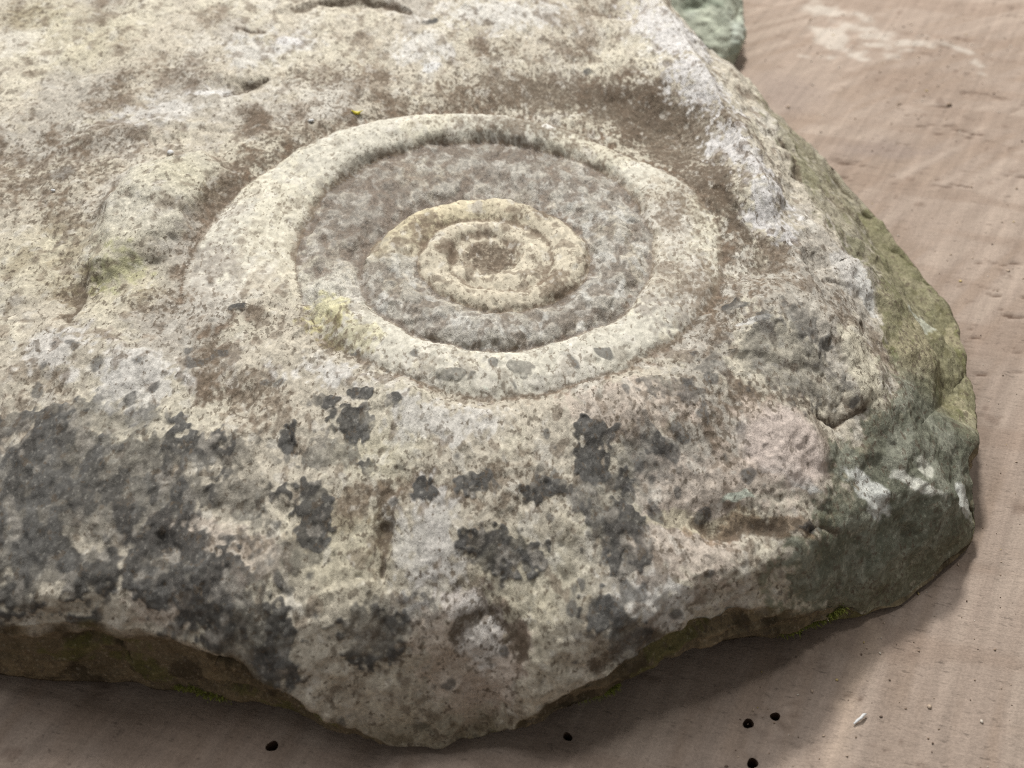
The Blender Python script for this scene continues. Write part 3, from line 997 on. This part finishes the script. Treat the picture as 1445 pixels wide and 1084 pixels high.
def axis(lo, hi, step, far_lo, far_hi):
    a = list(np.arange(lo, hi, step))
    s, v = step, a[-1]
    while v < far_hi:
        s *= 1.25
        v += s
        a.append(v)
    s, v, pre = step, a[0], []
    while v > far_lo:
        s *= 1.25
        v -= s
        pre.append(v)
    return np.array(pre[::-1] + a)


bxs = axis(-120, 260, .8, -650, 800)
bys = axis(55, 420, .8, -300, 1200)
BX, BY = np.meshgrid(bxs, bys, indexing='ij')
nb = BX.size
bp_ = np.c_[BX.ravel(), BY.ravel(), np.zeros(nb)].astype(np.float32)
# sawn grain: fibres run along one direction, saw passes cross them
ga = math.radians(-14)
fx = bp_[:, 0] * math.cos(ga) + bp_[:, 1] * math.sin(ga)     # along the fibres
fy = -bp_[:, 0] * math.sin(ga) + bp_[:, 1] * math.cos(ga)
sawdir = math.radians(62)
sx = bp_[:, 0] * math.cos(sawdir) + bp_[:, 1] * math.sin(sawdir)
sy = -bp_[:, 0] * math.sin(sawdir) + bp_[:, 1] * math.cos(sawdir)
sy = sy + .0012 * (sx - 120) ** 2
fib = np.c_[fx / 5, fy, np.zeros(nb)].astype(np.float32)
saw = np.c_[sx / 16, sy, np.zeros(nb)].astype(np.float32)
tear = noise(fib, 1.0, 300)
tear_z = sstep(.0, .35, fbm(bp_, 60, 2, 306) + .003 * (bp_[:, 0] - 90))
torn = sstep(.40, .75, .6 * tear + .6 * fbm(np.c_[fx / 3.5, fy, np.zeros(nb)].astype(np.float32), 5, 3, 303)) * tear_z
sawn = noise(saw, 5, 310) + .5 * noise(saw, 2.2, 312)
bz = .06 * sawn + .10 * fbm(bp_, 60, 3, 320) + .05 * noise(fib, .9, 330) - .5 * torn + .05 * fbm(bp_, 3, 2, 333)
bz = bz - .6
bcol = np.empty((nb, 3), np.float32)
bcol[:] = lin(155, 139, 126)


def bpaint(rgb, m):
    m = np.clip(m, 0, 1)[:, None].astype(np.float32)
    bcol[:] = bcol * (1 - m) + lin(*rgb)[None] * m


bpaint((169, 153, 139), .7 * sstep(.1, .5, sawn))
bpaint((147, 129, 114), .6 * sstep(.0, .5, -sawn))
bpaint((157, 141, 128), .7 * sstep(.0, .4, fbm(bp_, 35, 3, 340)))
bpaint((144, 126, 112), .55 * sstep(.1, .45, fbm(fib, 12, 3, 345)))
bpaint((92, 74, 62), .9 * torn)
bpaint((118, 100, 88), .5 * sstep(.72, .86, fbm(bp_, 5, 3, 350)))


def bblob(px, py, a, b, rot=0, soft=.6, warp=1.0):
    cx, cy = at(px, py, 0)
    c_, s_ = math.cos(math.radians(rot)), math.sin(math.radians(rot))
    ex = bp_[:, 0] - cx + warp * 4 * bw1
    ey = bp_[:, 1] - cy + warp * 4 * bw2
    e = np.sqrt(((ex * c_ + ey * s_) / a) ** 2 + ((-ex * s_ + ey * c_) / b) ** 2)
    return sstep(1 + soft, 1 - soft, e)


bw1, bw2 = fbm(bp_, 10, 3, 360), fbm(bp_, 10, 3, 370)
lime = np.maximum.reduce([bblob(1195, 50, 18, 14, 0), bblob(1150, 78, 9, 3, 0), bblob(1240, 72, 13, 6, 10), bblob(1345, 70, 6, 16, 25), bblob(1290, 55, 8, 5, 0), bblob(1380, 100, 3, 6, 20), bblob(1175, 20, 12, 16)])
bpaint((194, 185, 173), .65 * sstep(.30, .95, lime * (.7 + .9 * fbm(bp_, 8, 3, 380))))
bpaint((140, 126, 118), .5 * bblob(1250, 210, 14, 6) + .4 * bblob(1110, 130, 10, 14))
bpaint((196, 176, 156), .3 * bblob(1205, 960, 2.2, 26, -22))
bcol = np.clip(bcol, .02, .75)

bid = np.arange(nb).reshape(BX.shape)
keep = np.ones((len(bxs) - 1, len(bys) - 1), bool)
HOLES = [(384, 1053, 1.0), (722, 1008, .95), (801, 1040, .8), (1056, 1021, .95), (1094, 1011, .85), (1062, 1077, .95), (1128, 893, .45)]
bverts = [np.c_[bp_[:, :2], bz]]
bcols = [bcol]
bfaces = []
nv = nb
board_holes = []
H = 3
for px, py, r in HOLES:
    cx, cy = at(px, py, -.6)
    i0, j0 = int(np.argmin(np.abs(bxs - cx))), int(np.argmin(np.abs(bys - cy)))
    keep[i0 - H:i0 + H, j0 - H:j0 + H] = False
    loop = [(i0 - H + k, j0 - H) for k in range(2 * H)] + [(i0 + H, j0 - H + k) for k in range(2 * H)] + \
           [(i0 + H - k, j0 + H) for k in range(2 * H)] + [(i0 - H, j0 + H - k) for k in range(2 * H)]
    lid = np.array([bid[a, b] for a, b in loop])
    lp = bverts[0][lid]
    an = np.arctan2(lp[:, 1] - cy, lp[:, 0] - cx)
    rr = r * (1 + .10 * np.sin(2 * an + px) + .06 * np.sin(3 * an + py))
    ring = np.c_[cx + rr * np.cos(an), cy + rr * np.sin(an), np.full(len(an), lp[:, 2].mean())]
    n = len(an)
    rid = np.arange(nv, nv + n)
    nv += n
    bverts.append(ring)
    bcols.append(bcol[lid] * .9)
    nx_ = np.roll(np.arange(n), -1)
    bfaces.append(np.stack([lid, lid[nx_], rid[nx_], rid], -1))
    board_holes.append((cx, cy, ring, an, rr))
qa = np.stack([bid[:-1, :-1], bid[1:, :-1], bid[1:, 1:], bid[:-1, 1:]], -1)[keep]
board = mesh_obj('wooden_board', np.concatenate(bverts), np.concatenate([qa] + bfaces), M_board, None, np.concatenate(bcols))
board['kind'] = 'structure'
board['label'] = 'dusty pinkish brown rough-sawn wooden board with worm holes'
M_hole = bpy.data.materials.new('worm_hole_wood')
M_hole.use_nodes = True
M_hole.node_tree.nodes['Principled BSDF'].inputs['Base Color'].default_value = (*lin(92, 70, 54), 1)
M_hole.node_tree.nodes['Principled BSDF'].inputs['Roughness'].default_value = .95
for cx, cy, ring, an, rr in board_holes:
    n = len(an)
    lay = [ring + [0, 0, .0]]
    for dzh, sc in ((.5, 1.02), (2.5, 1.0), (6, .9), (7, .02)):
        lay.append(np.c_[cx + rr * sc * np.cos(an) + .12 * dzh, cy + rr * sc * np.sin(an) + .05 * dzh, ring[:, 2] - dzh])
    vv = np.concatenate(lay)
    a = np.arange(n)
    b = (a + 1) % n
    ff = np.concatenate([np.stack([k * n + a, k * n + b, (k + 1) * n + b, (k + 1) * n + a], -1) for k in range(len(lay) - 1)])
    mesh_obj('worm_hole', vv, ff, M_hole, board, rest=(cx, cy, ring[0, 2]))


# ------------------------------------------------------------------ the green-grey stone behind
def back_stone():
    nu, nw = 420, 260
    uu = np.linspace(0, 2 * np.pi, nu, endpoint=False)
    ww = np.linspace(0.0, 1, nw)
    base = at(1056, 112, 0)
    c0 = base + np.array([-42.0, 30.0])
    U, W = np.meshgrid(uu, ww, indexing='ij')
    pw = 3.2
    rx, ry = 44.0, 34.0
    rr = (np.abs(np.cos(U)) ** pw + np.abs(np.sin(U)) ** pw) ** (-1 / pw)
    # profile up the side then over the top
    t = W * 2
    k = np.where(t < 1.2, .94 + .06 * np.sin(np.clip(t / .5, 0, 1) * math.pi) - .22 * (t / 1.2) ** 2, .72 * np.clip(1 - (t - 1.2) / .8, 0.001, 1) ** .75)
    zz = np.where(t < 1.2, t / 1.2 * 46, 46 + 7 * np.sin(np.clip((t - 1.2) / .8, 0, 1) * math.pi / 2))
    lean = zz * .12
    back = zz * 1.15 * (.5 - .5 * np.sin(U))
    Xs, Ys, Zs = c0[0] + rx * rr * k * np.cos(U) + lean, c0[1] + ry * rr * k * np.sin(U) + back, zz
    pts = np.c_[Xs.ravel(), Ys.ravel(), Zs.ravel()]
    idx = np.arange(nu * nw).reshape(nu, nw)
    nxt = np.roll(idx, -1, 0)
    qd = np.stack([idx[:, :-1], nxt[:, :-1], nxt[:, 1:], idx[:, 1:]], -1).reshape(-1, 4)
    n = vnormals(pts, qd)
    Pb = pts.astype(np.float32)
    dsp = 3.0 * fbm(Pb, 26, 3, 400) + .5 * fbm(Pb, 5, 3, 410) + 1.2 * np.abs(noise(Pb, 15, 415)) + .45 * fbm(Pb, 2.8, 3, 417)
    dsp *= sstep(-1, 5, pts[:, 2])
    pts = pts + n * dsp[:, None]
    pts[:, 2] = np.maximum(pts[:, 2], .05)
    cb = np.tile(lin(180, 184, 166), (len(pts), 1))

    def pt(rgb, m):
        m = np.clip(m, 0, 1)[:, None]
        cb[:] = cb * (1 - m) + lin(*rgb)[None] * m
    pt((200, 206, 192), sstep(.0, .4, fbm(Pb, 18, 3, 420)))
    pt((146, 154, 136), .8 * sstep(.1, .4, fbm(Pb, 9, 3, 430)))
    pt((208, 206, 190), .8 * sstep(.2, .45, fbm(Pb, 12, 3, 440)))
    cb *= (1 + .3 * fbm(Pb, 4, 3, 445) + .12 * noise(Pb, 1.5, 447))[:, None]
    o = mesh_obj('stone_block', pts, qd, M_stone_back, None, cb, rest=(c0[0], c0[1], 0))
    tag(o, 'smaller grey-green stone standing on the board behind the fossil slab', 'stone')
    return o


M_stone_back = stone_material('grey_green_stone', grain=.18, speck=.35, bump=.3, speck_col=(112, 118, 102))
back_stone()


# ------------------------------------------------------------------ moss, flakes and grit
def plain(name, rgb, rough=.8):
    m = bpy.data.materials.new(name)
    m.use_nodes = True
    nt = m.node_tree
    b = nt.nodes['Principled BSDF']
    n = nt.nodes.new('ShaderNodeTexNoise')
    n.inputs['Scale'].default_value = 2500
    r = nt.nodes.new('ShaderNodeValToRGB')
    r.color_ramp.elements[0].position, r.color_ramp.elements[1].position = .3, .7
    r.color_ramp.elements[0].color = (*(lin(*rgb) * .7), 1)
    r.color_ramp.elements[1].color = (*np.minimum(lin(*rgb) * 1.25, .8), 1)
    tc = nt.nodes.new('ShaderNodeTexCoord')
    nt.links.new(tc.outputs['Object'], n.inputs['Vector'])
    nt.links.new(n.outputs['Fac'], r.inputs['Fac'])
    nt.links.new(r.outputs['Color'], b.inputs['Base Color'])
    b.inputs['Roughness'].default_value = rough
    return m


M_moss = plain('green_moss', (138, 144, 66), .9)
side_pts = co[(row >= NR) & (row < NR + NS)]


def moss(p0, p1, n, length, out, seed):
    """a strip of short moss leaves on the side of the stone between two photo places"""
    rg = np.random.default_rng(seed)
    a, b = np.array([*at(*p0[:2], p0[2]), p0[2]]), np.array([*at(*p1[:2], p1[2]), p1[2]])
    vs, fs = [], []
    for i in range(n):
        t = rg.random()
        c = a + (b - a) * t
        c = side_pts[np.argmin(((side_pts - c) ** 2).sum(1))] + rg.normal(0, .35, 3)
        d = rg.normal(0, .55, 3) + np.array(out)
        d /= np.linalg.norm(d)
        ln = length * rg.uniform(.4, 1.0) * (.45 + .55 * math.sin(math.pi * min(1, t * 1.0)))
        sd_ = np.cross(d, rg.normal(0, 1, 3))
        sd_ = sd_ / np.linalg.norm(sd_) * rg.uniform(.07, .15)
        m_ = c + d * ln * .55
        e = c + d * ln + np.array([0, 0, -.15 * ln])
        k = len(vs)
        vs += [c, m_ + sd_, e, m_ - sd_]
        fs.append((k, k + 1, k + 2, k + 3))
    vs = np.array(vs)
    vs[:, 2] = np.maximum(vs[:, 2], .1)
    o = mesh_obj('moss', vs, np.array(fs), M_moss, stone, rest=tuple(vs.mean(0)))
    o['kind'] = 'stuff'
    return o


moss((795, 978, 5), (872, 966, 3), 1500, 3.0, (.7, -.7, .1), 1)
moss((1095, 872, 5), (1190, 858, 4), 1300, 1.7, (.3, -.8, .1), 2)
moss((250, 960, 5), (330, 975, 4), 500, 1.1, (0, -.9, .1), 3)


def crumb_mesh(rg, size, flat=1.0):
    v = np.array([(1, 0, 0), (-1, 0, 0), (0, 1, 0), (0, -1, 0), (0, 0, 1), (0, 0, -1), (.6, .6, .6), (-.6, .6, .5), (-.6, -.6, .6), (.6, -.6, .5)], float)
    v = v * rg.uniform(.65, 1.25, (len(v), 1)) * size
    v[:, 2] *= flat
    f = [(0, 6, 9), (4, 6, 7), (4, 7, 8), (4, 8, 9), (4, 9, 6), (6, 0, 2), (6, 2, 7), (7, 2, 1), (7, 1, 8), (8, 1, 3), (8, 3, 9), (9, 3, 0), (5, 2, 0), (5, 1, 2), (5, 3, 1), (5, 0, 3)]
    return v, np.array(f)


top_rows = np.flatnonzero(row < NR)


def on_stone(px, py):
    c = surf(px, py)
    k = top_rows[np.argmin((X[top_rows] - c[0]) ** 2 + (Y[top_rows] - c[1]) ** 2)]
    return co[k]


rgc = np.random.default_rng(5)
M_white = plain('white_crumb', (226, 224, 220))
M_yel = plain('yellow_flake', (214, 196, 52), .6)
for px, py, sz, lb in [(440, 177, .8, 'tiny white crumb left of the yellow flake on the stone'),
                       (242, 217, .9, 'tiny white crumb above the rounded knob left of the ammonite'),
                       (76, 270, .6, 'tiny white crumb in the brown hollow near the left edge')]:
    p = on_stone(px, py)
    v, f = crumb_mesh(rgc, sz, .7)
    v = v + [p[0], p[1], p[2] + sz * .35]
    tag(mesh_obj('white_crumb', v, f, M_white, rest=tuple(p)), lb, 'crumb', 'white crumbs on the stone')
p = on_stone(504, 163)
t_ = np.linspace(0, 2 * np.pi, 14, endpoint=False)
ring = np.c_[1.5 * np.cos(t_) * (1 + .2 * np.sin(3 * t_)), .9 * np.sin(t_) * (1 + .25 * np.cos(2 * t_)), .35 + .35 * np.cos(2 * t_)]
v = np.concatenate([ring, ring * [.9, .9, 1] - [0, 0, .18], [[0, 0, .25]], [[0, 0, .02]]])
f = [(i, (i + 1) % 14, 28) for i in range(14)] + [(14 + (i + 1) % 14, 14 + i, 29) for i in range(14)] + \
    [q_ for i in range(14) for q_ in ((i, 14 + i, 14 + (i + 1) % 14), (i, 14 + (i + 1) % 14, (i + 1) % 14))]
tag(mesh_obj('yellow_flake', v + p + [0, 0, .3], np.array(f), M_yel, rest=tuple(p)), 'tiny bright yellow flake lying on the stone above the ammonite', 'flake')

# a white fibre on the board
c0 = np.array([*at(1213, 1016, -.5), -.2])
path = np.array([(-1.3, -.9, 0), (-.5, -.3, .1), (.2, .1, .25), (.8, .7, .3), (1.3, .9, .1)])
vs, fs = [], []
for i, pnt in enumerate(path):
    for k_ in range(5):
        an = k_ / 5 * 2 * np.pi
        vs.append(c0 + pnt + np.array([-.22 * math.cos(an) * .7, .22 * math.cos(an), .2 * math.sin(an)]) * (.5 if i in (0, 4) else 1))
for i in range(4):
    for k_ in range(5):
        fs.append((i * 5 + k_, i * 5 + (k_ + 1) % 5, i * 5 + 5 + (k_ + 1) % 5, i * 5 + 5 + k_))
tag(mesh_obj('white_fibre', np.array(vs), np.array(fs), M_white, rest=tuple(c0)), 'short white fibre lying on the board right of the worm holes', 'fibre')

# loose grit and wood dust on the board: uncounted
vs, fs, cs = [], [], []
nv = 0
for i in range(520):
    if i < 190:
        px, py = rgc.normal(1270, 110), rgc.normal(70, 40)
    elif i < 260:
        px, py = rgc.uniform(1150, 1445), rgc.uniform(100, 420)
    else:
        px, py = rgc.uniform(1000, 1445), rgc.uniform(330, 1084)
    q_ = at(px, max(py, -40), -.5)
    near = np.hypot(*(q_ - CEN)) < closed_interp(th, R, [math.atan2(q_[1] - CEN[1], q_[0] - CEN[0])])[0] + 1
    if near:
        continue
    sz = rgc.choice([.18, .25, .35, .6], p=[.45, .33, .18, .04]) * (1.15 if i < 260 else .7)
    v, f = crumb_mesh(rgc, sz, .7)
    v = v * rgc.uniform(.6, 1.4, 3)
    zb = bz[np.argmin(np.abs(bxs - q_[0])) * len(bys) + np.argmin(np.abs(bys - q_[1]))]
    vs.append(v + [q_[0], q_[1], zb + sz * .3])
    fs.append(f + nv)
    nv += len(v)
    cc = [(206, 196, 182), (188, 168, 148), (112, 96, 84), (150, 130, 112), (190, 170, 120)][rgc.choice(5, p=[.22, .2, .3, .23, .05])]
    cs.append(np.tile(lin(*cc), (len(v), 1)))
o = mesh_obj('grit', np.concatenate(vs), np.concatenate(fs), M_board, None, np.concatenate(cs))
tag(o, 'loose crumbs of grit and wood dust scattered over the board', 'grit', kind='stuff')
